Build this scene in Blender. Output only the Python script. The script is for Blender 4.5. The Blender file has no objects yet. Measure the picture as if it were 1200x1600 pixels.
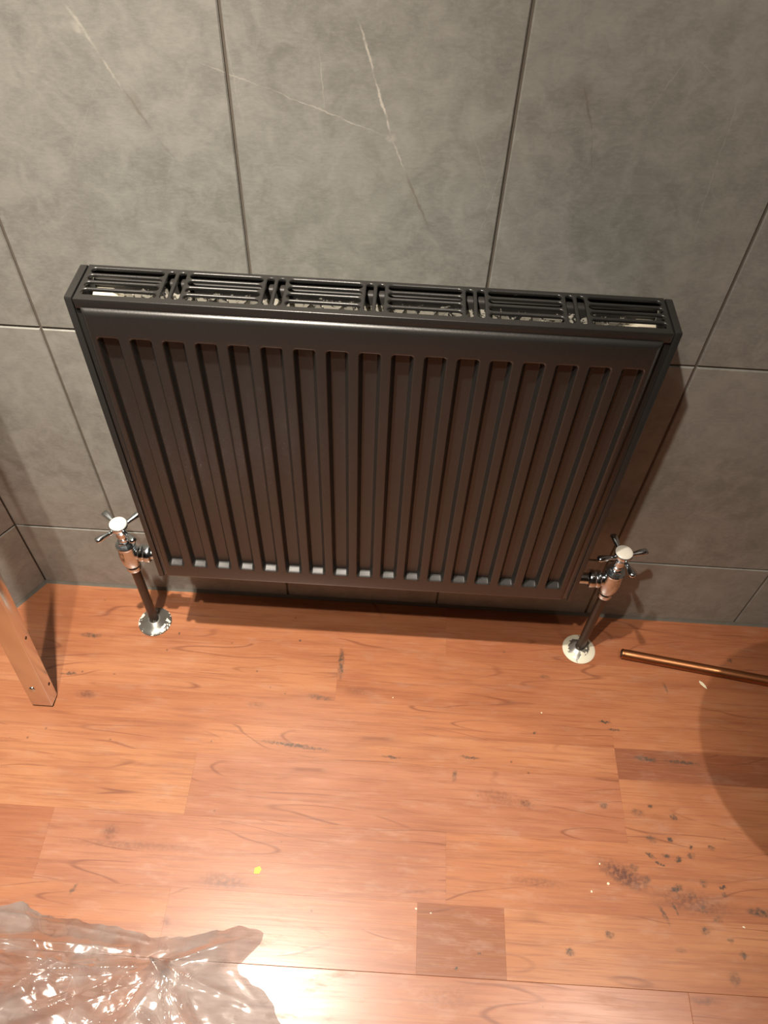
import bpy, bmesh, math, random
from mathutils import Vector, Matrix, noise

scene = bpy.context.scene
C = scene.collection
R = math.radians
PI = math.pi

# ------------------------------------------------------------------ camera
cam_d = bpy.data.cameras.new('camera')
cam = bpy.data.objects.new('camera', cam_d)
C.objects.link(cam)
cam.location = (0.49246, -0.83580, 1.32418)
cam.rotation_euler = (0.678712, -0.033497, 0.050848)
cam_d.sensor_fit = 'HORIZONTAL'
cam_d.sensor_width = 36.0
cam_d.lens = 36.0 * 1201.95 / 1200.0
cam_d.clip_start = 0.02
scene.camera = cam

# ------------------------------------------------------------------ world, lamps, exposure
world = bpy.data.worlds.new('world')
scene.world = world
world.use_nodes = True
world.node_tree.nodes['Background'].inputs[0].default_value = (1.0, 0.86, 0.70, 1)
world.node_tree.nodes['Background'].inputs[1].default_value = 0.0

CEIL = 2.40
WARM = (1.0, 0.885, 0.755)


def downlight(name, x, y, power, cone, blend, aim=None, radius=0.022):
    d = bpy.data.lights.new(name, 'SPOT')
    d.energy = power
    d.color = WARM
    d.spot_size = R(cone)
    d.spot_blend = blend
    d.shadow_soft_size = radius
    o = bpy.data.objects.new(name, d)
    C.objects.link(o)
    o.location = (x, y, CEIL - 0.012)
    if aim:
        o.rotation_euler = (Vector(aim) - o.location).to_track_quat('-Z', 'Y').to_euler()
    return o


downlight('ceiling_spot', 0.05, -0.98, 50, 90, 1.0, (0.26, 0.0, 0.56))
downlight('ceiling_spot', 0.11, -0.54, 128, 50, 1.0, (0.22, -0.36, 0.0))
downlight('ceiling_spot', 1.40, -0.75, 40, 46, 0.8)

vs = scene.view_settings
vs.view_transform = 'Standard'
vs.look = 'None'
vs.gamma = 1.0
vs.use_curve_mapping = False
vs.exposure = 1.25


# ------------------------------------------------------------------ helpers: nodes
def new_mat(name):
    m = bpy.data.materials.new(name)
    m.use_nodes = True
    nt = m.node_tree
    return m, nt, nt.nodes['Principled BSDF']


class NT:
    """small wrapper to keep node code short"""
    def __init__(self, nt):
        self.nt = nt

    def n(self, t, **kw):
        nd = self.nt.nodes.new(t)
        for k, v in kw.items():
            setattr(nd, k, v)
        return nd

    def link(self, a, b):
        self.nt.links.new(a, b)

    def val(self, sock, v):
        if hasattr(v, 'is_output') or isinstance(v, bpy.types.NodeSocket):
            self.link(v, sock)
        else:
            sock.default_value = v

    def math(self, op, a, b=0.0, clamp=False):
        nd = self.n('ShaderNodeMath', operation=op, use_clamp=clamp)
        self.val(nd.inputs[0], a)
        self.val(nd.inputs[1], b)
        return nd.outputs[0]

    def vmath(self, op, a, b):
        nd = self.n('ShaderNodeVectorMath', operation=op)
        self.val(nd.inputs[0], a)
        self.val(nd.inputs[1], b)
        return nd.outputs[0]

    def rng(self, v, a, b, c, d):
        nd = self.n('ShaderNodeMapRange', interpolation_type='SMOOTHSTEP')
        self.val(nd.inputs[0], v)
        for i, x in enumerate((a, b, c, d)):
            self.val(nd.inputs[i + 1], x)
        return nd.outputs[0]

    def mix(self, f, a, b, mode='MIX'):
        nd = self.n('ShaderNodeMix', data_type='RGBA', blend_type=mode)
        self.val(nd.inputs[0], f)
        self.val(nd.inputs[6], a)
        self.val(nd.inputs[7], b)
        return nd.outputs[2]

    def noise(self, vec, scale, detail=3, rough=0.55, dist=0.0):
        nd = self.n('ShaderNodeTexNoise')
        self.link(vec, nd.inputs['Vector'])
        nd.inputs['Scale'].default_value = scale
        nd.inputs['Detail'].default_value = detail
        nd.inputs['Roughness'].default_value = rough
        nd.inputs['Distortion'].default_value = dist
        return nd

    def mapping(self, vec, loc=(0, 0, 0), rot=(0, 0, 0), scale=(1, 1, 1), kind='POINT'):
        nd = self.n('ShaderNodeMapping', vector_type=kind)
        self.link(vec, nd.inputs[0])
        nd.inputs[1].default_value = loc
        nd.inputs[2].default_value = rot
        nd.inputs[3].default_value = scale
        return nd.outputs[0]

    def length(self, v):
        nd = self.n('ShaderNodeVectorMath', operation='LENGTH')
        self.link(v, nd.inputs[0])
        return nd.outputs['Value']

    def bump(self, h, strength, dist, bsdf):
        nd = self.n('ShaderNodeBump')
        nd.inputs['Strength'].default_value = strength
        nd.inputs['Distance'].default_value = dist
        self.link(h, nd.inputs['Height'])
        self.link(nd.outputs[0], bsdf.inputs['Normal'])


def simple(name, col, rough=0.5, metal=0.0, noise_amt=0.12, scale=60.0, spec=0.5):
    m, nt, b = new_mat(name)
    T = NT(nt)
    tc = T.n('ShaderNodeTexCoord').outputs['Object']
    f = T.noise(tc, scale, 4).outputs['Fac']
    lo = tuple(c * (1 - noise_amt) for c in col) + (1,)
    hi = tuple(min(1, c * (1 + noise_amt)) for c in col) + (1,)
    T.link(T.mix(f, lo, hi), b.inputs['Base Color'])
    T.link(T.rng(f, 0.2, 0.8, rough * 0.85, min(1, rough * 1.15)), b.inputs['Roughness'])
    b.inputs['Metallic'].default_value = metal
    b.inputs['Specular IOR Level'].default_value = spec
    return m


# ------------------------------------------------------------------ materials: wall tile
# veins on the wall tiles: x0, z0, x1, z1, half width, strength
VEIN_LIGHT = [(.4345, 1.0437, .4540, .985, .0011, .9), (.450, .998, .4720, .930, .0013, 1.0),
              (.4700, .934, .489, .893, .0009, .6), (.2657, .9977, .345, .974, .0007, .45), (.33, .979, .4700, .931, .0007, .6),
              (.1480, 1.045, .1700, 1.003, .0020, .5), (.168, 1.005, .1890, .963, .0012, .45),
              (.4631, .9330, .4775, .9300, .0040, .5), (.300, 1.05, .312, .93, .0007, .25),
              (.395, 1.02, .400, .955, .0006, .4), (.760, 1.03, .735, .97, .0006, .25), (.762, 1.03, .800, 1.005, .0006, .2),
              (.60, .93, .575, .80, .0005, .25), (.545, .97, .60, .845, .0005, .2), (.150, 1.028, .160, 1.018, .005, .35),
              (.17, .985, .10, .87, .0006, .12), (.82, 1.06, .83, .80, .0007, .2)]
VEIN_DARK = [(.4860, .900, .5220, .822, .0016, .8), (.495, .875, .505, .855, .006, .35), (.1850, .972, .2120, .922, .0016, .7),
             (.19, .965, .205, .942, .007, .35), (.6600, 1.005, .6830, .950, .0014, .8), (.655, 1.01, .675, .972, .008, .35),
             (.683, .950, .694, .905, .0009, .4), (.86, .86, .870, .78, .004, .3), (.212, .922, .235, .885, .0008, .3),
             (.03, .70, -.02, .66, .006, .35), (.045, .655, .06, .648, .004, .3)]


def tile_material():
    m, nt, b = new_mat('slate_tile')
    T = NT(nt)
    pos = T.n('ShaderNodeNewGeometry').outputs['Position']
    rnd = T.n('ShaderNodeObjectInfo').outputs['Random']
    off = T.n('ShaderNodeCombineXYZ')
    T.link(T.math('MULTIPLY', rnd, 7.0), off.inputs[0])
    T.link(T.math('MULTIPLY', rnd, 13.0), off.inputs[2])
    p = T.vmath('ADD', pos, off.outputs[0])
    big = T.noise(p, 5.0, 4, 0.6, 0.6).outputs['Fac']
    mid = T.noise(p, 30.0, 6, 0.68, 0.5).outputs['Fac']
    fine = T.noise(T.mapping(p, scale=(1, 1, 2.2)), 120.0, 4, 0.7).outputs['Fac']
    c = T.mix(T.rng(big, .3, .7, 0, 1), (.252, .252, .229, 1), (.322, .322, .295, 1))
    c = T.mix(T.math('MULTIPLY', T.rng(mid, .38, .72, 0, 1), .50), c, (.43, .43, .39, 1))
    c = T.mix(T.math('MULTIPLY', T.rng(mid, .50, .25, 0, 1), .24), c, (.175, .170, .150, 1))
    c = T.mix(T.math('MULTIPLY', T.rng(fine, .4, .72, 0, 1), .26), c, (.46, .45, .41, 1))
    # veins
    wob = T.n('ShaderNodeVectorMath', operation='SUBTRACT')
    T.link(T.noise(pos, 60.0, 4, 0.65).outputs['Color'], wob.inputs[0])
    wob.inputs[1].default_value = (.5, .5, .5)
    ws = T.n('ShaderNodeVectorMath', operation='SCALE')
    T.link(wob.outputs[0], ws.inputs[0])
    ws.inputs['Scale'].default_value = 0.0075
    vp = T.vmath('ADD', pos, ws.outputs[0])
    brk = T.rng(T.noise(pos, 95.0, 3).outputs['Fac'], .34, .58, 0.25, 1)

    def veins(lst):
        acc = None
        for x0, z0, x1, z1, w, s in lst:
            L = math.hypot(x1 - x0, z1 - z0)
            a = math.atan2(z1 - z0, x1 - x0)
            q = T.mapping(vp, ((x0 + x1) / 2, 0, (z0 + z1) / 2), (0, -a, 0), (L * .58, 1.0, w * 1.5), 'TEXTURE')
            q2 = T.vmath('MULTIPLY', q, (1, 0, 1))
            f = T.rng(T.length(q2), .25, 1.0, s, 0.0)
            acc = f if acc is None else T.math('MAXIMUM', acc, f)
        return acc
    c = T.mix(T.math('MULTIPLY', veins(VEIN_DARK), .55), c, (.16, .12, .085, 1))
    c = T.mix(T.math('MULTIPLY', T.math('MULTIPLY', veins(VEIN_LIGHT), brk), .75), c, (.74, .70, .62, 1))
    T.link(c, b.inputs['Base Color'])
    T.link(T.rng(mid, .3, .7, .48, .60), b.inputs['Roughness'])
    b.inputs['Specular IOR Level'].default_value = 0.35
    T.bump(T.math('ADD', T.math('MULTIPLY', mid, .6), T.math('MULTIPLY', fine, .5)), .22, .0012, b)
    return m


# ------------------------------------------------------------------ materials: laminate floor
STAINS = [(0.890,-0.381,0.0066,0.0054,0,0.6),(0.946,-0.389,0.0121,0.0064,-10,0.45),(0.970,-0.376,0.0044,0.0033,0,0.8),(1.007,-0.393,0.0066,0.0053,-30,0.8),(0.994,-0.430,0.0054,0.0041,0,1),(0.962,-0.431,0.0086,0.0051,-30,0.6),(1.027,-0.440,0.0032,0.0041,0,0.9),(1.024,-0.453,0.0064,0.0050,0,0.6),(1.061,-0.439,0.0054,0.0041,0,0.7),(0.957,-0.457,0.0085,0.0030,-30,0.8),(0.982,-0.456,0.0064,0.0040,0,0.8),(1.002,-0.461,0.0064,0.0040,20,0.8),(0.974,-0.471,0.0042,0.0020,-30,1),(0.966,-0.467,0.0032,0.0020,-30,1),(0.926,-0.477,0.0074,0.0059,0,0.5),(0.944,-0.495,0.0073,0.0058,0,0.55),(0.991,-0.505,0.0104,0.0048,15,0.9),(1.037,-0.495,0.0063,0.0058,0,0.6),(1.066,-0.499,0.0063,0.0019,0,1),(1.066,-0.510,0.0052,0.0029,-20,0.7),(1.014,-0.515,0.0072,0.0047,0,0.5),(1.028,-0.534,0.0082,0.0056,0,0.55),(1.048,-0.547,0.0081,0.0046,20,0.5),(1.025,-0.565,0.0071,0.0054,0,0.75),(1.061,-0.575,0.0060,0.0036,0,0.6),(0.964,-0.546,0.0031,0.0146,25,0.7),(0.983,-0.535,0.0020,0.0093,25,0.7),(0.873,-0.578,0.0070,0.0044,0,0.7),(1.117,-0.533,0.0205,0.0065,-5,0.8),(0.809,-0.605,0.0069,0.0052,0,0.8),(1.076,-0.595,0.0060,0.0052,0,0.7),(1.055,-0.627,0.0088,0.0101,0,0.45),(0.981,-0.593,0.0079,0.0044,0,0.35),(0.420,-0.143,0.0049,0.0319,3,0.8),(-0.067,-0.116,0.0195,0.0055,0,0.7),(0.663,-0.311,0.0170,0.0023,-3,0.9),(0.524,-0.319,0.0158,0.0023,-3,0.8),(0.351,-0.309,0.0621,0.0035,-5,0.7),(-0.084,-0.198,0.0164,0.0026,0,0.7),(0.635,-0.345,0.0045,0.0089,0,0.6),(0.911,-0.228,0.0118,0.0025,-3,0.9),(0.807,-0.144,0.0098,0.0040,0,0.4),(0.977,-0.294,0.0230,0.0035,-5,0.8),(1.039,-0.296,0.0299,0.0035,-3,0.7),(0.671,-0.615,0.0029,0.0017,0,1),(0.635,-0.637,0.0019,0.0017,0,1),(0.036,-0.561,0.0030,0.0090,-30,0.6),(0.272,-0.236,0.0186,0.0050,0,0.3),(0.387,-0.215,0.0235,0.0050,-10,0.5),(0.927,-0.242,0.0094,0.0025,0,0.8),(0.780,-0.258,0.0035,0.0024,0,0.8),(1.173,-0.085,0.0051,0.0042,0,0.9),(0.337,-0.098,0.0025,0.0028,0,0.9),(0.101,-0.100,0.0025,0.0028,0,0.8),(1.036,-0.152,0.0025,0.0106,10,0.6)]
BLOTCH = [(0.908,-0.491,0.0439,0.0164,-25,0.85),(0.069,-0.474,0.0145,0.0138,0,0.5),(0.268,-0.537,0.0454,0.0129,-3,0.45),(-0.040,-0.237,0.0185,0.0074,0,0.6),(0.755,-0.385,0.0154,0.0086,-20,0.55),(1.010,-0.524,0.0721,0.0186,-6,0.5),(0.767,-0.509,0.0517,0.0076,-3,0.35),(0.711,-0.377,0.0440,0.0151,-10,0.3),(0.457,-0.198,0.0309,0.0090,0,0.35),(0.190,-0.599,0.0097,0.0104,0,0.4),(1.002,-0.659,0.0211,0.0057,0,0.5),(0.623,-0.676,0.0471,0.0198,0,0.2),(0.103,-0.492,0.1133,0.0078,0,0.3)]


def floor_material():
    m, nt, b = new_mat('cherry_laminate')
    T = NT(nt)
    pos = T.n('ShaderNodeNewGeometry').outputs['Position']
    oi = T.n('ShaderNodeObjectInfo')
    off = T.n('ShaderNodeCombineXYZ')
    T.link(T.math('MULTIPLY', oi.outputs['Random'], 9.0), off.inputs[0])
    T.link(T.math('MULTIPLY', oi.outputs['Random'], 5.0), off.inputs[1])
    p = T.vmath('ADD', pos, off.outputs[0])
    broad = T.noise(T.mapping(p, scale=(.35, 1.6, 1)), 9.0, 3, .55, .6).outputs['Fac']
    grain = T.noise(T.mapping(p, scale=(.10, 2.4, 1)), 60.0, 5, .7, .8).outputs['Fac']
    fine = T.noise(T.mapping(p, scale=(.06, 2.0, 1)), 260.0, 3, .7).outputs['Fac']
    wv = T.n('ShaderNodeTexNoise')
    T.link(T.mapping(p, scale=(.22, 1.5, 1)), wv.inputs['Vector'])
    wv.inputs['Scale'].default_value = 6.0
    wv.inputs['Detail'].default_value = 2.0
    # growth-ring lines: contour lines of a stretched noise
    ring = T.math('FRACT', T.math('MULTIPLY', wv.outputs['Fac'], 11.0))
    line = T.rng(T.math('ABSOLUTE', T.math('SUBTRACT', ring, .5)), .0, .07, 1, 0)
    line = T.math('MULTIPLY', line, T.rng(T.noise(p, 7.0, 2).outputs['Fac'], .45, .62, 0, 1))
    base = oi.outputs['Color']
    c = T.mix(T.math('MULTIPLY', T.rng(broad, .36, .68, 0, 1), .62), base, (.31, .100, .041, 1), 'MIX')
    c = T.mix(T.math('MULTIPLY', T.rng(grain, .42, .70, 0, 1), .55), c, (.235, .068, .027, 1))
    c = T.mix(T.math('MULTIPLY', T.rng(fine, .45, .7, 0, 1), .25), c, (.52, .25, .115, 1))
    c = T.mix(T.math('MULTIPLY', line, .62), c, (.17, .050, .024, 1))
    # dirt and marks with shapes of their own
    wob = T.n('ShaderNodeVectorMath', operation='SUBTRACT')
    T.link(T.noise(pos, 150.0, 4, .65).outputs['Color'], wob.inputs[0])
    wob.inputs[1].default_value = (.5, .5, .5)
    ws = T.n('ShaderNodeVectorMath', operation='SCALE')
    T.link(wob.outputs[0], ws.inputs[0])
    ws.inputs['Scale'].default_value = .0115
    sp = T.vmath('MULTIPLY', T.vmath('ADD', pos, ws.outputs[0]), (1, 1, 0))

    def spots(lst, soft, grow):
        acc = None
        for x, y, rx, ry, a, s in lst:
            q = T.mapping(sp, (x, y, 0), (0, 0, R(a)), (rx * grow, ry * grow, 1), 'TEXTURE')
            f = T.rng(T.length(q), soft, 1.0, s, 0.0)
            acc = f if acc is None else T.math('MAXIMUM', acc, f)
        return acc
    breakup = T.rng(T.noise(pos, 160.0, 3).outputs['Fac'], .35, .6, .35, 1)
    c = T.mix(T.math('MULTIPLY', T.math('MULTIPLY', spots(BLOTCH, .05, 1.4), breakup), 1.4, True), c, (.130, .048, .030, 1))
    c = T.mix(T.math('MULTIPLY', T.math('MULTIPLY', spots(STAINS, .35, 1.35), breakup), 1.2, True), c, (.075, .050, .036, 1))
    # fine scattered dirt
    vo = T.n('ShaderNodeTexVoronoi', feature='F1')
    T.link(pos, vo.inputs['Vector'])
    vo.inputs['Scale'].default_value = 34.0
    vo.inputs['Randomness'].default_value = 1.0
    sep = T.n('ShaderNodeSeparateColor')
    T.link(vo.outputs['Color'], sep.inputs[0])
    dot = T.math('MULTIPLY', T.rng(vo.outputs['Distance'], .04, .10, 1, 0), T.rng(sep.outputs[0], .86, .9, 0, 1))
    c = T.mix(T.math('MULTIPLY', dot, .6), c, (.11, .055, .03, 1))
    scuff = T.rng(T.noise(T.mapping(pos, rot=(0, 0, .7), scale=(1, 3, 1)), 14.0, 5, .7).outputs['Fac'], .5, .72, 0, 1)
    c = T.mix(T.math('MULTIPLY', scuff, .14), c, (.48, .33, .23, 1))
    T.link(c, b.inputs['Base Color'])
    rg = T.math('ADD', T.rng(grain, .3, .7, .27, .33), T.math('MULTIPLY', scuff, .12))
    T.link(rg, b.inputs['Roughness'])
    b.inputs['Specular IOR Level'].default_value = 0.5
    b.inputs['Coat Weight'].default_value = .35
    b.inputs['Coat Roughness'].default_value = .48
    T.bump(T.math('ADD', grain, T.math('MULTIPLY', line, -.4)), .10, .0006, b)
    return m


def paint_material():
    """satin graphite spray paint of the radiator"""
    m, nt, b = new_mat('graphite_spray_paint')
    T = NT(nt)
    tc = T.n('ShaderNodeNewGeometry').outputs['Position']
    n1 = T.noise(tc, 700.0, 3, .6).outputs['Fac']
    n2 = T.noise(tc, 9.0, 3).outputs['Fac']
    T.link(T.mix(n2, (.019, .0185, .0175, 1), (.027, .0262, .0245, 1)), b.inputs['Base Color'])
    T.link(T.rng(n1, .3, .7, .27, .36), b.inputs['Roughness'])
    b.inputs['Metallic'].default_value = 0.0
    b.inputs['Specular IOR Level'].default_value = 0.62
    T.bump(n1, .12, .0004, b)
    return m


def overspray_material(z_dark):
    """cream primer, blackened by spray paint from above"""
    m, nt, b = new_mat('cream_primer_with_overspray')
    T = NT(nt)
    tc = T.n('ShaderNodeNewGeometry').outputs['Position']
    n1 = T.noise(tc, 95.0, 4, .65, .5).outputs['Fac']
    n2 = T.noise(tc, 600.0, 2).outputs['Fac']
    sx = T.n('ShaderNodeSeparateXYZ')
    T.link(tc, sx.inputs[0])
    up = T.rng(sx.outputs[2], .752, .772, .10, -.20)
    f = T.rng(T.math('ADD', T.math('ADD', n1, T.math('MULTIPLY', n2, .18)), up), .60, .64, 1, 0)
    c = T.mix(f, (.52, .50, .43, 1), (.030, .028, .026, 1))
    T.link(c, b.inputs['Base Color'])
    b.inputs['Roughness'].default_value = .5
    return m


def collar_material(name, base, chip, lo, hi):
    m, nt, b = new_mat(name)
    T = NT(nt)
    tc = T.n('ShaderNodeTexCoord').outputs['Object']
    n1 = T.noise(tc, 75.0, 3, .6, .4).outputs['Fac']
    ln = T.length(T.vmath('MULTIPLY', tc, (1, 1, 0)))
    rim = T.rng(ln, .014, .031, -.10, .13)
    f = T.rng(T.math('ADD', n1, rim), lo, hi, 0, 1)
    T.link(T.mix(f, base, chip), b.inputs['Base Color'])
    T.link(T.rng(f, 0, 1, .28, .5), b.inputs['Roughness'])
    T.link(T.rng(f, 0, 1, .75, 0), b.inputs['Metallic'])
    T.bump(f, .4, .0006, b)
    return m


def chrome_material():
    m, nt, b = new_mat('worn_chrome')
    T = NT(nt)
    tc = T.n('ShaderNodeTexCoord').outputs['Object']
    n1 = T.noise(tc, 120.0, 4, .6).outputs['Fac']
    T.link(T.mix(n1, (.54, .59, .62, 1), (.68, .73, .76, 1)), b.inputs['Base Color'])
    T.link(T.rng(n1, .3, .75, .14, .26), b.inputs['Roughness'])
    b.inputs['Metallic'].default_value = 1.0
    return m


def copper_material():
    m, nt, b = new_mat('dull_copper')
    T = NT(nt)
    tc = T.n('ShaderNodeTexCoord').outputs['Object']
    n1 = T.noise(T.mapping(tc, scale=(.25, 1, 1)), 60.0, 5, .65).outputs['Fac']
    T.link(T.mix(T.rng(n1, .35, .7, 0, 1), (.50, .215, .095, 1), (.28, .118, .055, 1)), b.inputs['Base Color'])
    T.link(T.rng(n1, .3, .7, .34, .50), b.inputs['Roughness'])
    b.inputs['Metallic'].default_value = 1.0
    return m


def brushed_material():
    m, nt, b = new_mat('satin_aluminium')
    T = NT(nt)
    tc = T.n('ShaderNodeTexCoord').outputs['Object']
    n1 = T.noise(T.mapping(tc, scale=(6, 6, .12)), 120.0, 3, .6).outputs['Fac']
    n2 = T.noise(tc, 14.0, 4).outputs['Fac']
    T.link(T.mix(n2, (.66, .63, .59, 1), (.78, .75, .71, 1)), b.inputs['Base Color'])
    T.link(T.rng(n1, .3, .7, .14, .24), b.inputs['Roughness'])
    b.inputs['Metallic'].default_value = 1.0
    return m


def film_material():
    m, nt, b = new_mat('clear_polythene')
    T = NT(nt)
    out = nt.nodes['Material Output']
    nt.nodes.remove(b)
    tc = T.n('ShaderNodeTexCoord').outputs['Object']
    n1 = T.noise(tc, 9.0, 3).outputs['Fac']
    tr = T.n('ShaderNodeBsdfTransparent')
    tr.inputs[0].default_value = (.97, .965, .955, 1)
    di = T.n('ShaderNodeBsdfTranslucent')
    di.inputs[0].default_value = (.84, .87, .88, 1)
    d2 = T.n('ShaderNodeBsdfDiffuse')
    d2.inputs[0].default_value = (.80, .83, .84, 1)
    gl = T.n('ShaderNodeBsdfGlossy')
    gl.inputs[0].default_value = (1, 1, 1, 1)
    gl.inputs['Roughness'].default_value = .15
    md = T.n('ShaderNodeMixShader')
    md.inputs[0].default_value = .5
    T.link(di.outputs[0], md.inputs[1])
    T.link(d2.outputs[0], md.inputs[2])
    m1 = T.n('ShaderNodeMixShader')
    T.link(T.rng(n1, .38, .62, .10, .48), m1.inputs[0])
    T.link(tr.outputs[0], m1.inputs[1])
    T.link(md.outputs[0], m1.inputs[2])
    fr = T.n('ShaderNodeLayerWeight')
    fr.inputs[0].default_value = .35
    m2 = T.n('ShaderNodeMixShader')
    T.link(T.rng(fr.outputs['Facing'], 0, 1, .22, .85), m2.inputs[0])
    T.link(m1.outputs[0], m2.inputs[1])
    T.link(gl.outputs[0], m2.inputs[2])
    T.link(m2.outputs[0], out.inputs[0])
    return m


M = {
    'tile': tile_material(),
    'grout': simple('dark_grey_grout', (.15, .13, .105), .85, noise_amt=.2, scale=90),
    'sealant': simple('grey_sealant', (.15, .142, .12), .55, noise_amt=.15),
    'floor': floor_material(),
    'subfloor': simple('dark_floor_joint', (.10, .045, .022), .8),
    'plaster': simple('white_ceiling_paint', (.50, .485, .46), .9, noise_amt=.03),
    'farwall': simple('grey_wall_far', (.13, .125, .115), .6, noise_amt=.1, scale=8),
    'paint': paint_material(),
    'spray': overspray_material(.7),
    'cream': simple('cream_primer', (.68, .63, .50), .5, noise_amt=.08),
    'chrome': chrome_material(),
    'pipe_paint': simple('dark_bronze_pipe_paint', (.050, .036, .028), .33, .35, .2),
    'button': simple('white_enamel_button', (.86, .82, .72), .25, noise_amt=.04),
    'collarL': collar_material('grey_sprayed_collar', (.30, .30, .275, 1), (.86, .84, .76, 1), .665, .685),
    'collarR': collar_material('chipped_white_collar', (.40, .39, .36, 1), (.84, .80, .64, 1), .475, .50),
    'copper': copper_material(),
    'copper_in': simple('dark_copper_inside', (.06, .03, .018), .6, .4),
    'alu': brushed_material(),
    'dark': simple('black_hole', (.02, .016, .012), .7),
    'film': film_material(),
    'flake': simple('cream_paint_flake', (.80, .74, .55), .6, noise_amt=.05),
    'yellow': simple('yellow_scrap', (.62, .66, .10), .55, noise_amt=.1),
    'ceramic': simple('white_ceramic', (.80, .79, .76), .12, noise_amt=.02),
}


# ------------------------------------------------------------------ helpers: geometry
def link_mesh(name, me, mat, parent=None):
    o = bpy.data.objects.new(name, me)
    C.objects.link(o)
    if mat is not None and not me.materials:
        me.materials.append(mat)
    if parent is not None:
        o.parent = parent
    return o


def obj(name, bm, mat, parent=None, smooth=True, angle=35):
    me = bpy.data.meshes.new(name)
    bm.normal_update()
    bm.to_mesh(me)
    bm.free()
    if smooth:
        for f in me.polygons:
            f.use_smooth = True
        me.set_sharp_from_angle(angle=R(angle))
    return link_mesh(name, me, mat, parent)


def empty(name, loc, rz=0.0):
    o = bpy.data.objects.new(name, None)
    C.objects.link(o)
    o.location = loc
    o.rotation_euler = (0, 0, rz)
    o.empty_display_size = .02
    return o


def tag(o, label=None, cat=None, group=None, kind=None):
    if label:
        o['label'] = label
    if cat:
        o['category'] = cat
    if group:
        o['group'] = group
    if kind:
        o['kind'] = kind
    return o


def add_box(bm, x0, x1, y0, y1, z0, z1, bevel=0.0, seg=2):
    t = bmesh.new()
    bmesh.ops.create_cube(t, size=1.0)
    for v in t.verts:
        v.co = Vector(((x0 + x1) / 2 + v.co.x * (x1 - x0), (y0 + y1) / 2 + v.co.y * (y1 - y0), (z0 + z1) / 2 + v.co.z * (z1 - z0)))
    if bevel > 0:
        bmesh.ops.bevel(t, geom=list(t.edges), offset=bevel, segments=seg, profile=.5, affect='EDGES')
    me = bpy.data.meshes.new('tmp')
    t.to_mesh(me)
    t.free()
    bm.from_mesh(me)
    bpy.data.meshes.remove(me)


def add_lathe(bm, prof, n=32, mtx=None, cap=True):
    """prof: list of (r, z) from bottom to top, turned round z"""
    rings = []
    mtx = mtx or Matrix.Identity(4)
    for r, z in prof:
        if r < 1e-6:
            rings.append([bm.verts.new(mtx @ Vector((0, 0, z)))])
        else:
            rings.append([bm.verts.new(mtx @ Vector((r * math.cos(2 * PI * i / n), r * math.sin(2 * PI * i / n), z))) for i in range(n)])
    for a, b in zip(rings, rings[1:]):
        for i in range(n):
            j = (i + 1) % n
            if len(a) == 1 and len(b) == 1:
                continue
            if len(a) == 1:
                bm.faces.new((a[0], b[j], b[i]))
            elif len(b) == 1:
                bm.faces.new((a[i], a[j], b[0]))
            else:
                bm.faces.new((a[i], a[j], b[j], b[i]))
    if cap:
        if len(rings[0]) > 1:
            bm.faces.new(list(reversed(rings[0])))
        if len(rings[-1]) > 1:
            bm.faces.new(rings[-1])


def axis_mtx(loc, direction):
    return Matrix.Translation(loc) @ Vector(direction).to_track_quat('Z', 'Y').to_matrix().to_4x4()


def chamfer_slab_mesh(name, w, h, t, c):
    """slab in local x (0..w), y (0..h); top face at z=0 with chamfered rim c, body down to -t"""
    vs_ = []
    for (ins, z) in ((0, -t), (0, -c), (c, 0)):
        vs_ += [(ins, ins, z), (w - ins, ins, z), (w - ins, h - ins, z), (ins, h - ins, z)]
    fs = [(3, 2, 1, 0), (8, 9, 10, 11)]
    for k in (0, 4):
        for i in range(4):
            j = (i + 1) % 4
            fs.append((k + i, k + j, k + 4 + j, k + 4 + i))
    me = bpy.data.meshes.new(name)
    me.from_pydata(vs_, [], fs)
    me.update()
    return me


# ------------------------------------------------------------------ setting: tiled walls
Z1, Z2, TH, TW, XC = 0.1863, 0.6451, 0.4588, 0.3, -0.191
JOINT = 0.0034
TILE_T = 0.009
GROUT_IN = 0.0028
zrows = [0.0, Z1, Z2]
while zrows[-1] + TH < CEIL:
    zrows.append(zrows[-1] + TH)
zrows.append(CEIL)
XR, YF = 2.0, -2.2
LDIR = Vector((-0.538, -0.843, 0)).normalized()

bm = bmesh.new()
add_box(bm, -1.7, XR + .1, GROUT_IN, .12, -.02, CEIL)
wall_back = tag(obj('wall_back', bm, M['grout'], smooth=False), kind='structure')
wall_back['label'] = 'grey slate-effect tiled wall behind the radiator'

tile_cache = {}


def tile_mesh(w, h):
    k = (round(w, 4), round(h, 4))
    if k not in tile_cache:
        me = chamfer_slab_mesh('tile', w, h, TILE_T, .0014)
        me.materials.append(M['tile'])
        tile_cache[k] = me
    return tile_cache[k]


def place_tiles(parent, cols, mtx):
    """cols in wall coordinate u; tile local x->u, y->z, z->out of wall"""
    for r in range(len(zrows) - 1):
        for c in range(len(cols) - 1):
            u0, u1 = cols[c] + (JOINT / 2 if c else 0.0003), cols[c + 1] - (JOINT / 2 if c < len(cols) - 2 else .0003)
            v0, v1 = zrows[r] + (JOINT / 2 if r else 0.001), zrows[r + 1] - JOINT / 2
            o = bpy.data.objects.new('tile', tile_mesh(u1 - u0, v1 - v0))
            C.objects.link(o)
            o.parent = parent
            loc = mtx @ Vector((u0, v0, 0))
            o.matrix_local = Matrix.Translation(loc) @ mtx.to_3x3().to_4x4()


xs = [XC + .0004]
k = 0
while k * TW < XR:
    xs.append(k * TW)
    k += 1
xs.append(XR)
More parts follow.
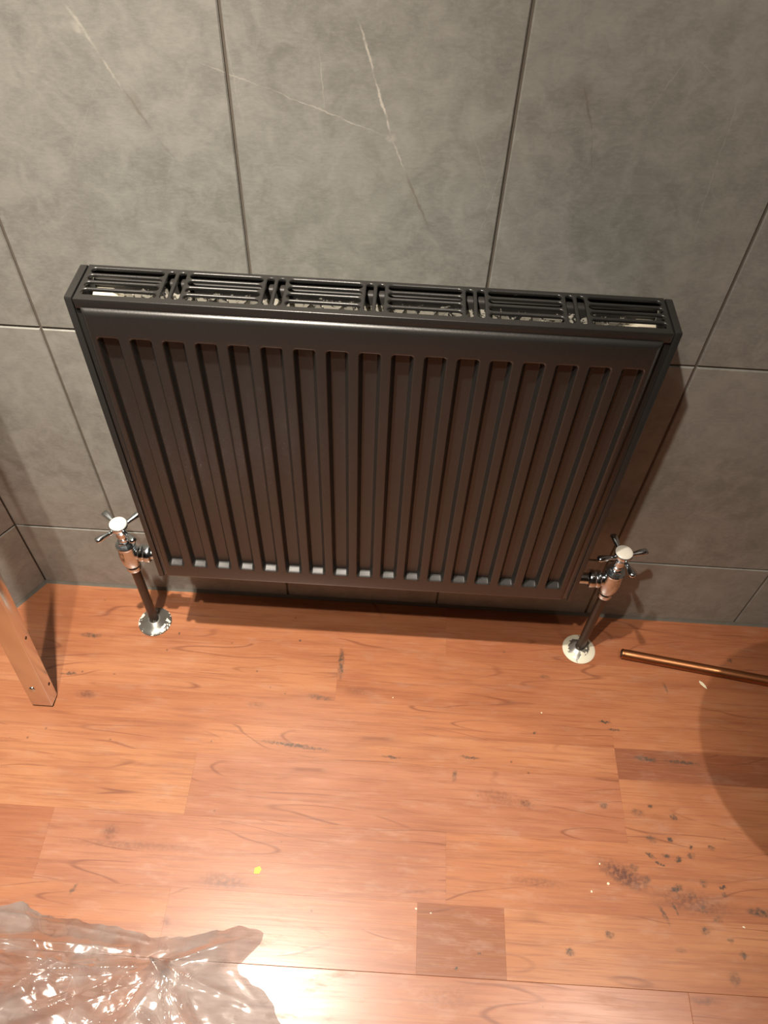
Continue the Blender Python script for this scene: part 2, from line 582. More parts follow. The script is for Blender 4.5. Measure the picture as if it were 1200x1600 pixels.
# u -> +x, v -> +z, out -> -y
place_tiles(wall_back, xs, Matrix(((1, 0, 0, 0), (0, 0, -1, 0), (0, 1, 0, 0), (0, 0, 0, 1))))

# left wall: leaves the corner at an obtuse angle
LN = Vector((-LDIR.y, LDIR.x, 0))
if LN.x < 0:
    LN = -LN
bm = bmesh.new()
P0 = Vector((XC, 0, 0))
P1 = P0 + LDIR * 2.62
quad = [P0 - LN * GROUT_IN + Vector((0, .0, 0)), P1 - LN * GROUT_IN, P1 - LN * .12, P0 - LN * .12]
lo_ = [bm.verts.new((q.x, q.y, -.02)) for q in quad]
hi_ = [bm.verts.new((q.x, q.y, CEIL)) for q in quad]
for i in range(4):
    j = (i + 1) % 4
    bm.faces.new((lo_[i], lo_[j], hi_[j], hi_[i]))
bm.faces.new(lo_[::-1])
bm.faces.new(hi_)
bmesh.ops.recalc_face_normals(bm, faces=list(bm.faces))
wall_left = tag(obj('wall_left', bm, M['grout'], smooth=False), kind='structure')
wall_left['label'] = 'grey tiled wall at the left of the corner'
lcols = [0.0]
u = .24
while u < 2.6:
    lcols.append(u)
    u += TW
lcols.append(2.6)
# local frame: u runs from far end back to the corner so that u x v points out of the wall
ml = Matrix(((-LDIR.x, 0, LN.x, P1.x), (-LDIR.y, 0, LN.y, P1.y), (0, 1, 0, 0), (0, 0, 0, 1)))
lrev = sorted(2.62 - .0004 - q for q in lcols)
place_tiles(wall_left, lrev, ml)

bm = bmesh.new()
add_box(bm, XR, XR + .1, YF - .1, 0.0, -.02, CEIL)
tag(obj('wall_right', bm, M['farwall'], smooth=False), kind='structure')
bm = bmesh.new()
add_box(bm, -1.75, XR, YF - .1, YF, -.02, CEIL)
tag(obj('wall_front', bm, M['farwall'], smooth=False), kind='structure')
bm = bmesh.new()
add_box(bm, -1.75, XR + .1, YF - .1, .12, CEIL, CEIL + .08)
tag(obj('ceiling', bm, M['plaster'], smooth=False), kind='structure')

# sealant bead in the joint between wall and floor
def bead(name, a, b, nrm, h=.0065, w=.0045):
    bm = bmesh.new()
    prof = [(0, 0), (w, 0), (w * .55, h * .35), (w * .2, h * .75), (0, h)]
    ra = [bm.verts.new((a.x + nrm.x * p, a.y + nrm.y * p, z)) for p, z in prof]
    rb = [bm.verts.new((b.x + nrm.x * p, b.y + nrm.y * p, z)) for p, z in prof]
    for i in range(len(prof)):
        j = (i + 1) % len(prof)
        bm.faces.new((ra[i], ra[j], rb[j], rb[i]))
    bm.faces.new(ra[::-1])
    bm.faces.new(rb)
    bmesh.ops.recalc_face_normals(bm, faces=list(bm.faces))
    return tag(obj(name, bm, M['sealant']), kind='structure')


bead('trim_1', Vector((XC, -.0002, 0)), Vector((XR, -.0002, 0)), Vector((0, -1, 0)))
bead('trim_2', P0 + LN * .0002, P1 + LN * .0002, LN)

# ------------------------------------------------------------------ setting: laminate floor
bm = bmesh.new()
add_box(bm, -1.75, XR + .1, YF - .1, .10, -.06, -.0022)
floor = tag(obj('floor', bm, M['subfloor'], smooth=False), kind='structure')
floor['label'] = 'cherry wood laminate floor with dirt and scuffs'

LIGHT = (.47, .196, .090)
MID = (.44, .172, .076)
RED = (.39, .140, .061)
PINK = (.45, .188, .100)
DARK = (.235, .082, .041)
YEL = (.49, .212, .094)
SHADOW_PATCH = (.275, .096, .038)  # patch of shadow and reflection, painted as the colour of a short board
# rows: y front edge .. back edge, list of (x end, colour) from x = -1.7
ROWS = [
    (0.0, -.112, [(-.30, MID), (.62, MID), (XR, RED)]),
    (-.112, -.220, [(.415, LIGHT), (1.30, MID), (XR, RED)]),
    (-.220, -.277, [(-.55, RED), (.922, MID), (XR, MID)]),
    (-.277, -.333, [(-.55, RED), (.922, LIGHT), (XR, DARK)]),
    (-.333, -.440, [(-.62, MID), (.183, YEL), (.922, PINK), (XR, LIGHT)]),
    (-.440, -.550, [(-.60, MID), (-.033, RED), (.62, PINK), (XR, MID)]),
    (-.550, -.648, [(-.30, RED), (.186, LIGHT), (.575, PINK), (.711, SHADOW_PATCH), (XR, YEL)]),
]
rng = random.Random(5)
y = -.648
first = True
while y > YF + .02:
    y1 = max(y - .107, YF)
    cells, x = [], -1.7
    cuts = [.98] if first else []
    x = -1.7 + rng.uniform(.2, .9)
    while x < XR and not first:
        cuts.append(x)
        x += rng.uniform(.5, 1.1)
    cols = [PINK, MID] if first else [rng.choice((LIGHT, MID, RED, PINK, YEL)) for _ in range(len(cuts) + 1)]
    ROWS.append((y, y1, list(zip(cuts + [XR], cols))))
    y = y1
    first = False

PG = .00003
for (ya, yb, cells) in ROWS:
    x0 = -1.7
    for x1, col in cells:
        w, h = x1 - x0 - 2 * PG, (ya - yb) - 2 * PG
        lifted = abs(ya + .648) < 1e-6
        me = chamfer_slab_mesh('plank', w, h - (.0006 if lifted else 0), .0020, .0006 if lifted else .00006)
        me.materials.append(M['floor'])
        o = bpy.data.objects.new('plank', me)
        C.objects.link(o)
        o.parent = floor
        o.location = (x0 + PG, yb + PG, 0)
        o.color = col + (1,)
        if lifted:
            # this board has lifted a little along its joint
            o.rotation_euler = (R(1.6), 0, 0)
            o.location.z = -.0004
        x0 = x1

# ------------------------------------------------------------------ radiator
RX0, RX1, RYF, RYB, RZ0, RZ1 = .1085, .8130, -.1150, -.0470, .2220, .7840
rad = tag(empty('radiator', ((RX0 + RX1) / 2, (RYF + RYB) / 2, RZ0)),
          'dark graphite sprayed panel radiator with slotted top grille on grey tiled wall', 'radiator')
RO = -Vector(rad.location)


def rpart(name, bm, mat, parent=None, **kw):
    bmesh.ops.translate(bm, verts=bm.verts, vec=RO)
    return obj(name, bm, mat, parent or rad, **kw)


# pressed front panel with 17 recessed channels
PX0, PX1, PZ0, PZ1 = .1235, .7960, .2270, .7725
PY = -.1205
CH0, CHP, NCH = .1472, .0390, 17
CZ0, CZ1 = .2640, .7345
DEPTH = .0100


def trap(d, half, slope):
    """1 inside half-slope, 0 outside half, eased in between"""
    t = (half - d) / slope
    t = max(0.0, min(1.0, t))
    return t * t * (3 - 2 * t)


xsamp = []
for i in range(NCH):
    c = CH0 + i * CHP
    for q in (-.0144, -.0140, -.0133, -.0124, -.0112, -.0100, -.0090, -.0083, -.0079, 0, .0079, .0083, .0090, .0100, .0112, .0124, .0133, .0140, .0144):
        xsamp.append(c + q)
    if i < NCH - 1:
        xsamp.append(c + CHP / 2)
rr = .008
edge = [(rr * (1 - math.cos(a)), rr * (1 - math.sin(a))) for a in [R(t) for t in (0, 15, 30, 45, 60, 75, 90)]]
xl = [PX0 + e[0] for e in edge]
xr = [PX1 - e[0] for e in reversed(edge)]
xall = sorted(set(round(v, 6) for v in xl + xr + [x for x in xsamp if PX0 + rr < x < PX1 - rr]))
zsamp = [CZ0 + q for q in (-.002, 0, .0006, .0012, .002, .0045, .0053, .0059, .0065, .0085, .014, .030)] + \
        [CZ0 + .03 + (CZ1 - CZ0 - .05) * t / 10 for t in range(1, 11)] + \
        [CZ1 + q for q in (-.012, -.009, -.0075, -.006, -.0045, -.003, -.0015, 0, .002)]
zall = sorted(set([PZ0 + e[0] for e in edge] + [PZ1 - e[0] for e in edge] + [round(z, 6) for z in zsamp]))


def edge_drop(v, a, b):
    d = min(v - a, b - v)
    if d >= rr:
        return 0.0
    return rr - math.sqrt(max(0, rr * rr - (rr - d) ** 2))


def panel_y(x, z):
    i = round((x - CH0) / CHP)
    i = max(0, min(NCH - 1, i))
    dx = abs(x - (CH0 + i * CHP))
    fx = trap(dx, .0142, .0062)
    zb = max(0.0, min(1.0, (z - CZ0) / .0065))
    zt = max(0.0, min(1.0, (CZ1 - z) / .0065))
    # rounded channel ends
    zb = .75 * zb + .25 * zb * zb * (3 - 2 * zb)
    zt = zt * zt * (3 - 2 * zt)
    dep = DEPTH * min(fx, 1) * min(zb, zt) if CZ0 < z < CZ1 else 0.0
    dep = min(dep, DEPTH)
    ex, ez = edge_drop(x, PX0, PX1), edge_drop(z, PZ0, PZ1)
    return PY + max(ex, ez) + dep


bm = bmesh.new()
grid = [[bm.verts.new((x, panel_y(x, z), z)) for x in xall] for z in zall]
for a in range(len(zall) - 1):
    for b_ in range(len(xall) - 1):
        bm.faces.new((grid[a][b_], grid[a][b_ + 1], grid[a + 1][b_ + 1], grid[a + 1][b_]))
# folded rim and back sheet
ring = grid[0] + [g[-1] for g in grid[1:]] + grid[-1][-2::-1] + [g[0] for g in grid[-2:0:-1]]
back = [bm.verts.new((v.co.x, -.0965, v.co.z)) for v in ring]
for i in range(len(ring)):
    j = (i + 1) % len(ring)
    bm.faces.new((ring[j], ring[i], back[i], back[j]))
bm.faces.new(back[::-1])
bmesh.ops.recalc_face_normals(bm, faces=list(bm.faces))
rpart('front_panel', bm, M['paint'], angle=50)


# slotted top grille: flat plate with slots, made from a filled outline
def stadium(x0, x1, y0, y1, n=6):
    w, h = x1 - x0, y1 - y0
    r = min(w, h) / 2 * .999
    pts = []
    for cx, cy, a0 in ((x1 - r, y1 - r, 0), (x0 + r, y1 - r, 90), (x0 + r, y0 + r, 180), (x1 - r, y0 + r, 270)):
        for i in range(n + 1):
            a = R(a0 + 90 * i / n)
            pts.append((cx + r * math.cos(a), cy + r * math.sin(a)))
    return pts


GX0, GX1 = .1178, .8040
cu = bpy.data.curves.new('grille_outline', 'CURVE')
cu.dimensions = '2D'
cu.fill_mode = 'BOTH'
cu.extrude = .0006
cu.bevel_depth = .0018
cu.bevel_resolution = 3


def spline(pts):
    s = cu.splines.new('POLY')
    s.points.add(len(pts) - 1)
    for q, (x, y_) in zip(s.points, pts):
        q.co = (x, y_, 0, 1)
    s.use_cyclic_u = True


b_ = .0018
spline([(GX0 + b_, RYF + b_), (GX1 - b_, RYF + b_), (GX1 - b_, RYB - b_), (GX0 + b_, RYB - b_)])
GW, GS = .0865, .03115
SY0, SY1 = -.1052, -.0535
for g in range(6):
    gx = .1240 + g * (GW + GS)
    sh = (SY1 - SY0 - 3 * .0040) / 4
    for s in range(4):
        y0 = SY0 + s * (sh + .0040)
        spline(stadium(gx - b_, gx + GW + b_, y0 - b_, y0 + sh + b_))
    if g < 5:
        for s in (0, 1):
            x0 = gx + GW + .0046 + s * (.0086 + .0047)
            spline(stadium(x0 - b_, x0 + .0086 + b_, SY0 - b_, SY1 + b_))
tmp = bpy.data.objects.new('grille_tmp', cu)
C.objects.link(tmp)
bpy.context.view_layer.update()
me = bpy.data.meshes.new_from_object(tmp.evaluated_get(bpy.context.evaluated_depsgraph_get()))
bpy.data.objects.remove(tmp)
bm = bmesh.new()
bm.from_mesh(me)
bmesh.ops.translate(bm, verts=bm.verts, vec=(0, 0, RZ1 - .0024))
# front and rear lips folded down
add_box(bm, GX0, GX1, RYF - .0002, RYF + .0030, RZ1 - .0140, RZ1 - .0002, .0013, 3)
add_box(bm, GX0, GX1, RYB - .0012, RYB + .0002, RZ1 - .0150, RZ1 - .0006, .0005)
rpart('top_grille', bm, M['paint'], angle=40)

# end caps
for sx, xa, xb in ((-1, RX0, GX0 - .0006), (1, GX1 + .0006, RX1)):
    bm = bmesh.new()
    # side profile in y,z with rounded rear top corner
    prof = [(RYF - .0007, RZ0), (RYF - .0007, RZ1 - .0008), (RYF + .0008, RZ1 + .0012)]
    for t in range(0, 7):
        a = R(90 - 15 * t)
        prof.append((RYB - .006 + .0068 * math.cos(a), RZ1 - .0056 + .0068 * math.sin(a)))
    prof += [(RYB + .0008, RZ0)]
    la = [bm.verts.new((xa, yy, zz)) for yy, zz in prof]
    lb = [bm.verts.new((xb, yy, zz)) for yy, zz in prof]
    for i in range(len(prof)):
        j = (i + 1) % len(prof)
        bm.faces.new((la[i], la[j], lb[j], lb[i]))
    bm.faces.new(la[::-1])
    bm.faces.new(lb)
    bmesh.ops.recalc_face_normals(bm, faces=list(bm.faces))
    bmesh.ops.bevel(bm, geom=[e for e in bm.edges if abs(e.verts[0].co.x - e.verts[1].co.x) < 1e-6], offset=.0011, segments=2, profile=.5, affect='EDGES')
    cap = rpart('end_cap', bm, M['paint'], angle=40)
    # folded inner flange of the side panel, seen as a second line beside the cap
    bm = bmesh.new()
    fx0, fx1 = (xb + .0002, xb + .0016) if sx < 0 else (xa - .0016, xa - .0002)
    add_box(bm, fx0, fx1, RYF + .0020, RYB - .002, RZ0 + .002, RZ1 - .016, .0004)
    gx0, gx1 = (GX0, .1242) if sx < 0 else (.7955, GX1)
    add_box(bm, gx0, gx1, -.1128, -.1108, RZ0 + .003, RZ1 - .015, .0003)  # strip added to stop light leaking through the gap beside the panel
    rpart('flange', bm, M['paint'], cap)

# water header, fins and bosses seen through the slots
bm = bmesh.new()
add_box(bm, .1230, .7985, -.0620, -.0490, .2270, .7740, .004, 3)
rpart('rear_panel', bm, M['spray'])
bm = bmesh.new()
nf = 64
pts = []
for i in range(nf + 1):
    x = .158 + (.764 - .158) * i / nf
    pts.append((x, -.0840 if (i // 2) % 2 else -.0630))
ztop = .7600
for (oy, fl) in ((0.0, 0), (.0008, 1)):
    lo_ = [bm.verts.new((x + oy, yy + oy, .27)) for x, yy in pts]
    hi_ = [bm.verts.new((x + oy, yy + oy, ztop)) for x, yy in pts]
    for i in range(nf):
        q = (lo_[i], lo_[i + 1], hi_[i + 1], hi_[i])
        bm.faces.new(q[::-1] if fl else q)
    if not fl:
        keep = hi_
for i in range(nf):
    bm.faces.new((keep[i], keep[i + 1], hi_[i + 1], hi_[i]))
rpart('convector_fins', bm, M['spray'], smooth=False)
for x, d in ((.128, 1), (.7935, -1)):
    bm = bmesh.new()
    add_lathe(bm, [(.0155, 0), (.0160, .003), (.0160, .020), (.0120, .026), (.0085, .028), (.0085, .034)], 24,
              axis_mtx(Vector((x, -.0760, .7530)), (d, 0, 0)))
    rpart('boss', bm, M['cream'])
# lower header with bosses that take the valves, and wall brackets
bm = bmesh.new()
add_box(bm, .1290, .7910, -.0960, -.0700, .2340, .2640, .004, 3)
rpart('lower_header', bm, M['paint'])
for x in (.24, .68):
    bm = bmesh.new()
    add_box(bm, x - .015, x + .015, -.0030, 0.0, .31, .70, .0006)
    add_box(bm, x - .015, x + .015, -.0600, -.0025, .690, .693, .0006)
    add_box(bm, x - .015, x + .015, -.0600, -.0025, .330, .333, .0006)
    rpart('wall_bracket', bm, M['paint'])


# ------------------------------------------------------------------ valves with their pipes
def arm_mesh():
    """one spoke of the cross head along +x, thin at the hub and flared at the tip"""
    bm = bmesh.new()
    st = [(.006, .0040, .0036, -.003), (.014, .0034, .0033, -.002), (.022, .0040, .0036, -.001), (.031, .0054, .0042, 0),
          (.0385, .0062, .0044, 0), (.0420, .0056, .0038, 0), (.0440, .0030, .0020, -.0003)]
    n = 14
    rings = []
    for x, hy_, hz_, dz in st:
        rings.append([bm.verts.new((x, hy_ * math.cos(2 * PI * i / n), dz + hz_ * math.sin(2 * PI * i / n))) for i in range(n)])
    for a, b in zip(rings, rings[1:]):
        for i in range(n):
            j = (i + 1) % n
            bm.faces.new((a[i], a[j], b[j], b[i]))
    bm.faces.new(rings[0][::-1])
    bm.faces.new(rings[-1])
    bmesh.ops.recalc_face_normals(bm, faces=list(bm.faces))
    me = bpy.data.meshes.new('handle_arm')
    bm.to_mesh(me)
    bm.free()
    for f in me.polygons:
        f.use_smooth = True
    me.materials.append(M['chrome'])
    return me


ARM = arm_mesh()


def valve(x, y, dz, side, turn, label):
    """side +1: radiator lies to +x"""
    t = tag(empty('radiator_valve', (x, y, 0)), label, 'valve', 'cross-head valves at the radiator ends')
    # pipe from the floor
    bm = bmesh.new()
    add_lathe(bm, [(.0083, 0.001), (.0083, .200 + dz)], 28)
    obj('pipe', bm, M['pipe_paint'], t)
    # body
    bm = bmesh.new()
    z = .186 + dz
    add_lathe(bm, [(.0088, z), (.0125, z + .0004), (.0132, z + .002), (.0132, z + .011), (.0120, z + .0125), (.0128, z + .014),
                   (.0150, z + .020), (.0168, z + .030), (.0172, z + .044), (.0165, z + .054), (.0158, z + .0600),
                   (.0160, z + .0640), (.0155, z + .0665), (.0120, z + .0675)], 36)
    body = obj('valve_body', bm, M['chrome'], t, angle=30)
    # side branch to the radiator: turned nut and tail
    bm = bmesh.new()
    L = (RX0 - x - .0006) if side > 0 else (x - RX1 - .0006)
    add_lathe(bm, [(.0105, .010), (.0118, .0150), (.0118, .0190), (.0150, .0200), (.0158, .0215), (.0158, .0255), (.0150, .0268),
                   (.0146, .0280), (.0152, .0292), (.0158, .0305), (.0158, .0375), (.0150, .0390), (.0128, .0400), (.0105, .0410),
                   (.0098, .0440), (.0098, L)], 32, axis_mtx(Vector((0, 0, .246 + dz - .012)), (side, 0, 0)))
    obj('union_nut', bm, M['chrome'], t, angle=30)
    # gland and spindle under the handle
    bm = bmesh.new()
    z = .2525 + dz
    add_lathe(bm, [(.0125, z), (.0162, z + .0008), (.0168, z + .002), (.0168, z + .0055), (.0160, z + .0068)], 36)
    add_lathe(bm, [(.0118, z + .0060), (.0118, z + .0150), (.0108, z + .0162)], 6)
    add_lathe(bm, [(.0085, z + .0150), (.0085, z + .0230), (.0070, z + .0240), (.0062, z + .0330)], 24)
    obj('gland_nut', bm, M['chrome'], t, angle=30)
    # handle
    zc = .3130 + dz
    bm = bmesh.new()
    add_lathe(bm, [(.0070, zc - .0330), (.0092, zc - .0320), (.0098, zc - .0290), (.0092, zc - .0240), (.0100, zc - .0180), (.0124, zc - .0130),
                   (.0145, zc - .0080), (.0156, zc - .0045), (.0158, zc - .0018), (.0152, zc - .0002), (.0146, zc)], 36)
    hub = obj('handle', bm, M['chrome'], t, angle=40)
    for k in range(4):
        a = link_mesh('handle_arm', ARM, None, hub)
        a.location = (0, 0, zc - .0090)
        a.rotation_euler = (0, R(-2), R(turn + 90 * k))
        a.rotation_mode = 'XYZ'
    bm = bmesh.new()
    add_lathe(bm, [(.0142, zc - .0006), (.0140, zc + .0008), (.0120, zc + .0020), (.0070, zc + .0030), (0, zc + .0034)], 36)
    tag(obj('button', bm, M['button'], hub), 'round white button on top of the handle')
    return t


valve(.049, -.078, 0.0, 1, 49, 'chrome cross-head valve on dark pipe left of radiator, nearer the room corner')
valve(.879, -.081, .010, -1, 15, 'chrome cross-head valve on dark pipe right of radiator, nearer the copper tube')


def collar(x, y, mat, label, seed):
    r = random.Random(seed)
    n = 48
    bm = bmesh.new()
    prof = [(.0088, .0135), (.0105, .0140), (.0125, .0132), (.0190, .0088), (.0255, .0052), (.0300, .0032), (.0318, .0016), (.0312, .0002)]
    rings = []
    for k, (rad_, z) in enumerate(prof):
        rings.append([bm.verts.new((rad_ * math.cos(2 * PI * i / n), rad_ * math.sin(2 * PI * i / n), z)) for i in range(n)])
    inner = [bm.verts.new((.0088 * math.cos(2 * PI * i / n), .0088 * math.sin(2 * PI * i / n), .0002)) for i in range(n)]
    rings = [inner] + rings + [inner]
    for a, b in zip(rings, rings[1:]):
        for i in range(n):
            j = (i + 1) % n
            bm.faces.new((a[i], b[i], b[j], a[j]))
    bmesh.ops.recalc_face_normals(bm, faces=list(bm.faces))
    o = obj('pipe_collar', bm, mat, angle=50)
    o.location = (x, y, 0)
    return tag(o, label, 'pipe collar', 'round collars where the pipes meet the floor')


collar(.049, -.078, M['collarL'], 'grey sprayed floor collar with few white chips round the left pipe', 1)
collar(.879, -.081, M['collarR'], 'mostly white chipped floor collar round the right pipe', 2)

# ------------------------------------------------------------------ metal post leaning in the corner
post = tag(empty('metal_post', (-.110, -.254, 0)), 'satin metal box-section post leaning in the left corner', 'post')
post.rotation_euler = (R(-6.75), 0, 0)
W2, D2, PL = .0190, .0128, 2.0
bm = bmesh.new()
add_box(bm, -W2, W2, -D2, D2, .003, PL, .0022, 3)
obj('box_section', bm, M['alu'], post)
bm = bmesh.new()
add_box(bm, -W2 + .0006, W2 - .0006, -D2 + .0006, D2 - .0006, .0015, .0045, .001)
tag(obj('end_plug', bm, M['dark'], post), 'dark plug closing the foot of the post')
for zz in (.055,):
    bm = bmesh.new()
    add_lathe(bm, [(.0055, -.0003), (.0055, .0006), (.0042, .0015), (.0012, .0019), (0, .0019)], 20, axis_mtx(Vector((-.004, -D2, zz)), (0, -1, 0)))
    tag(obj('rivet', bm, M['chrome'], post), 'bright round rivet head')
for yy, zz in ((.001, .190), (.004, .050)):
    bm = bmesh.new()
    add_lathe(bm, [(.0022, -.0006), (.0030, .0001), (.0026, .0003), (.0014, .0002), (0, -.0001)], 16, axis_mtx(Vector((W2, yy, zz)), (1, 0, 0)))
    obj('screw_hole', bm, M['dark'], post)

# ------------------------------------------------------------------ copper tube on the floor
ct_a, ct_b = Vector((.9590, -.0895, 0)), Vector((1.2319, -.1293, 0))
d = (ct_b - ct_a).normalized()
tube = tag(empty('copper_tube', (ct_a.x, ct_a.y, 0), math.atan2(d.y, d.x)), 'loose length of copper tube lying on the floor at right', 'tube')
r0 = .0096
bm = bmesh.new()
mt = axis_mtx(Vector((0, 0, r0)), (1, 0, 0))
add_lathe(bm, [(.0078, .0), (.0086, -.0003), (.0093, .0006), (.0095, .0022), (.0092, .0060), (.0096, .0072), (r0, .62)], 28, mt, cap=False)
obj('tube_wall', bm, M['copper'], tube)
bm = bmesh.new()
add_lathe(bm, [(.0, .020), (.0078, .018), (.0079, .0)][::-1], 28, mt, cap=False)
obj('bore', bm, M['copper_in'], tube)

# ------------------------------------------------------------------ scraps on the floor
def flake(name, x, y, pts, h, mat, rot, label, cat, group=None, curl=0.0):
    bm = bmesh.new()
    n = len(pts)
    top = [bm.verts.new((px, py, h + curl * (px * px + py * py))) for px, py in pts]
    bot = [bm.verts.new((px * .96, py * .96, .0001 + curl * (px * px + py * py))) for px, py in pts]
    cen = bm.verts.new((sum(p_[0] for p_ in pts) / n, sum(p_[1] for p_ in pts) / n, h * 1.3))
    for i in range(n):
        j = (i + 1) % n
        bm.faces.new((top[i], top[j], cen))
        bm.faces.new((bot[j], bot[i], top[i])) if False else bm.faces.new((bot[i], bot[j], top[j], top[i]))
    bm.faces.new(bot[::-1])
    bmesh.ops.recalc_face_normals(bm, faces=list(bm.faces))
    o = obj(name, bm, mat, smooth=False)
    o.location = (x, y, 0)
    o.rotation_euler = (0, 0, R(rot))
    return tag(o, label, cat, group)


flake('paint_flake', 1.1089, -.1415, [(-.010, .0012), (-.004, .0036), (.003, .0030), (.0085, .0006), (.0105, -.0010), (.004, -.0022), (-.003, -.0024), (-.008, -.0016)],
      .0008, M['flake'], -50, 'cream pointed paint flake beside the copper tube', 'flake', curl=6)
flake('paper_scrap', .3176, -.5179, [(-.0055, -.0045), (.0030, -.0050), (.0068, .0010), (.0040, .0058), (-.0040, .0040)],
      .0006, M['yellow'], 8, 'small yellow-green scrap lying on the open floor', 'scrap')
CRUMBS = [(.7959, -.2185, .0030, 'tiny pale crumb on the floor in front of the right pipe collar'),
          (.8806, -.5048, .0042, 'pale crumb, largest of three beside the big brown stain'),
          (.8709, -.4754, .0026, 'pale crumb farthest from the camera of three by the brown stain'),
          (.8523, -.5178, .0028, 'pale crumb leftmost of three beside the brown stain'),
          (1.0860, -.5557, .0034, 'pale crumb at the right among the grey floor marks'),
          (.5215, -.2063, .0020, 'tiny pale crumb on the floor below the radiator middle'),
          (.5730, -.5590, .0030, 'pale crumb left of two above the painted shadow patch at the bottom'),
          (.5961, -.5640, .0024, 'pale crumb right of two above the painted shadow patch at the bottom')]
cr = random.Random(3)
for x, y, s, lb in CRUMBS:
    s *= .72
    pts = [(s * cr.uniform(.6, 1.1) * math.cos(a), s * cr.uniform(.4, .8) * math.sin(a)) for a in [2 * PI * i / 7 for i in range(7)]]
    flake('crumb', x, y, pts, s * .45, M['flake'], cr.uniform(0, 180), lb, 'crumb', 'pale crumbs scattered on the floor')

# ------------------------------------------------------------------ crumpled clear plastic sheet
BOUND = [(-.30, -.595), (-.069, -.592), (-.037, -.584), (-.007, -.600), (.064, -.606), (.125, -.612), (.186, -.622), (.233, -.616), (.285, -.603),
         (.313, -.598), (.342, -.604), (.336, -.624), (.320, -.640), (.311, -.652), (.319, -.661), (.340, -.674), (.361, -.690), (.384, -.720),
         (.40, -.76), (.41, -.83), (.36, -.92), (.20, -.97), (.0, -.96), (-.2, -.92), (-.36, -.80), (-.38, -.68)]
CEN = Vector((.10, -.745))
FOLDS = [((-.12, -.655), (.10, -.668), .020, .014), ((.02, -.70), (-.10, -.745), .018, .012), ((.24, -.70), (.30, -.78), .016, .010), ((.20, -.661), (.02, -.740), .020, .012), ((.20, -.661), (-.09, -.690), .014, .010), ((.20, -.661), (.330, -.612), .012, .010),
         ((.20, -.661), (.290, -.760), .013, .009), ((.20, -.661), (.245, -.780), .010, .008), ((.20, -.661), (.12, -.80), .014, .010),
         ((.20, -.661), (.350, -.705), .014, .009), ((-.20, -.640), (.15, -.640), .012, .012), ((-.2, -.715), (.05, -.690), .013, .010),
         ((.19, -.72), (.32, -.80), .012, .008), ((.16, -.720), (.05, -.80), .013, .009), ((.30, -.655), (.37, -.715), .010, .008),
         ((-.06, -.60), (.18, -.628), .006, .006), ((.05, -.66), (-.03, -.74), .010, .008)]


def ray_poly(c, a):
    dx, dy = math.cos(a), math.sin(a)
    best = 9.0
    n = len(BOUND)
    for i in range(n):
        x1, y1 = BOUND[i][0] - c.x, BOUND[i][1] - c.y
        x2, y2 = BOUND[(i + 1) % n][0] - c.x, BOUND[(i + 1) % n][1] - c.y
        ex, ey = x2 - x1, y2 - y1
        den = dx * ey - dy * ex
        if abs(den) < 1e-9:
            continue
        t = (x1 * ey - y1 * ex) / den
        s = (x1 * dy - y1 * dx) / den
        if t > 0 and -1e-6 <= s <= 1 + 1e-6:
            best = min(best, t)
    return best


def seg_dist(px, py, a, b):
    vx, vy = b[0] - a[0], b[1] - a[1]
    L2 = vx * vx + vy * vy
    t = max(0, min(1, ((px - a[0]) * vx + (py - a[1]) * vy) / L2))
    return math.hypot(px - a[0] - t * vx, py - a[1] - t * vy), t


def film_h(x, y, r):
    edge_ = 1 - r ** 6
    h = .030 * (1 - r * r) + .004
    p = Vector((x * 9, y * 14, 1.7))
    h += .014 * abs(noise.noise(p * .8)) + .005 * abs(noise.noise(p * 2.3 + Vector((3, 1, 0))))
    dist, _ = noise.voronoi(Vector((x * 26 + .6 * noise.noise(p), y * 34, .3)))
    h += .0045 * (dist[1] - dist[0])
    dist, _ = noise.voronoi(Vector((x * 70, y * 60, 5.3)))
    h += .0005 * (dist[1] - dist[0])
    for a, b, hh, w in FOLDS:
        d_, t = seg_dist(x, y, a, b)
        h += hh * max(0.0, 1 - d_ / w) ** 1.3 * (1 - .55 * t)
    dk = math.hypot(x - .20, y + .661)
    h -= .012 * math.exp(-(dk / .03) ** 2)
    return max(.0012, h * edge_ + .0016)


NA, NR = 420, 110
bm = bmesh.new()
cv = bm.verts.new((CEN.x, CEN.y, film_h(CEN.x, CEN.y, 0)))
rings = []
rad_tab = [ray_poly(CEN, 2 * PI * i / NA) for i in range(NA)]
for k in range(1, NR + 1):
    r = (k / NR)
    ring_ = []
    for i in range(NA):
        a = 2 * PI * i / NA
        rr_ = rad_tab[i] * r
        x, y = CEN.x + rr_ * math.cos(a), CEN.y + rr_ * math.sin(a)
        # slightly frayed rim
        if k > NR - 8:
            w = .004 * noise.noise(Vector((x * 55, y * 55, 2.0))) * (k - NR + 8) / 8
            x += w
            y += w
        ring_.append(bm.verts.new((x, y, film_h(x, y, r))))
    rings.append(ring_)
for i in range(NA):
    bm.faces.new((cv, rings[0][i], rings[0][(i + 1) % NA]))
for a, b in zip(rings, rings[1:]):
    for i in range(NA):
        j = (i + 1) % NA
        bm.faces.new((a[i], b[i], b[j], a[j]))
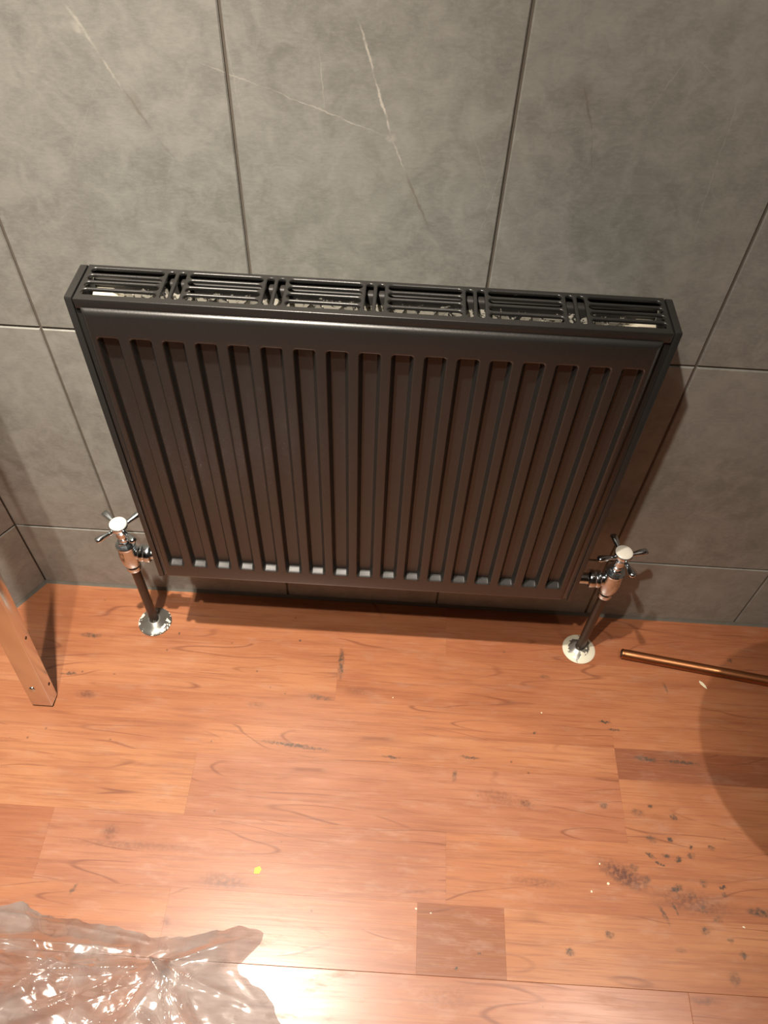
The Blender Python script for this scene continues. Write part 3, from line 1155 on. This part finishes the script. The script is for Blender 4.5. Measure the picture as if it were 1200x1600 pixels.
bag = obj('plastic_sheet', bm, M['film'], angle=60)
tag(bag, 'crumpled clear plastic sheet lying on the floor in the bottom left corner', 'plastic sheet')

# ------------------------------------------------------------------ unseen pan added beyond the right edge to cast the round floor shadow
wc = tag(empty('added_toilet', (1.335, -.352, 0)), 'white pan with round seat, added out of view to cast the round floor shadow', 'added_toilet')
bm = bmesh.new()
n = 48
prof = [(.10, 0, .02), (.105, .02, .02), (.095, .10, .02), (.12, .20, .01), (.165, .30, 0), (.188, .36, 0), (.192, .385, 0), (.150, .388, 0), (.12, .33, 0), (.05, .25, 0)]
rings = []
for r_, z, sx in prof:
    ring_ = []
    for i in range(n):
        a = 2 * PI * i / n
        ex = 1.30 if math.cos(a) > 0 else 1.0
        ring_.append(bm.verts.new((r_ * math.cos(a) * ex + sx, r_ * math.sin(a), z)))
    rings.append(ring_)
for a, b in zip(rings, rings[1:]):
    for i in range(n):
        j = (i + 1) % n
        bm.faces.new((a[i], a[j], b[j], b[i]))
bm.faces.new(rings[0][::-1])
bm.faces.new(rings[-1])
bmesh.ops.recalc_face_normals(bm, faces=list(bm.faces))
obj('bowl', bm, M['ceramic'], wc)
bm = bmesh.new()
lo_, hi_ = [], []
for i in range(n):
    a = 2 * PI * i / n
    ex = 1.30 if math.cos(a) > 0 else 1.0
    lo_.append(bm.verts.new((.203 * math.cos(a) * ex, .203 * math.sin(a), .390)))
    hi_.append(bm.verts.new((.200 * math.cos(a) * ex, .200 * math.sin(a), .412)))
for i in range(n):
    j = (i + 1) % n
    bm.faces.new((lo_[i], lo_[j], hi_[j], hi_[i]))
bm.faces.new(lo_[::-1])
bm.faces.new(hi_)
obj('lid', bm, M['ceramic'], wc)
bm = bmesh.new()
add_box(bm, .30, .50, -.20, .20, .38, .78, .02, 3)
add_box(bm, .12, .45, -.09, .09, .0, .385, .02, 3)
cis = obj('cistern', bm, M['ceramic'], wc)
bm = bmesh.new()
add_box(bm, .29, .51, -.21, .21, .78, .81, .008, 3)
obj('cistern_lid', bm, M['ceramic'], cis)
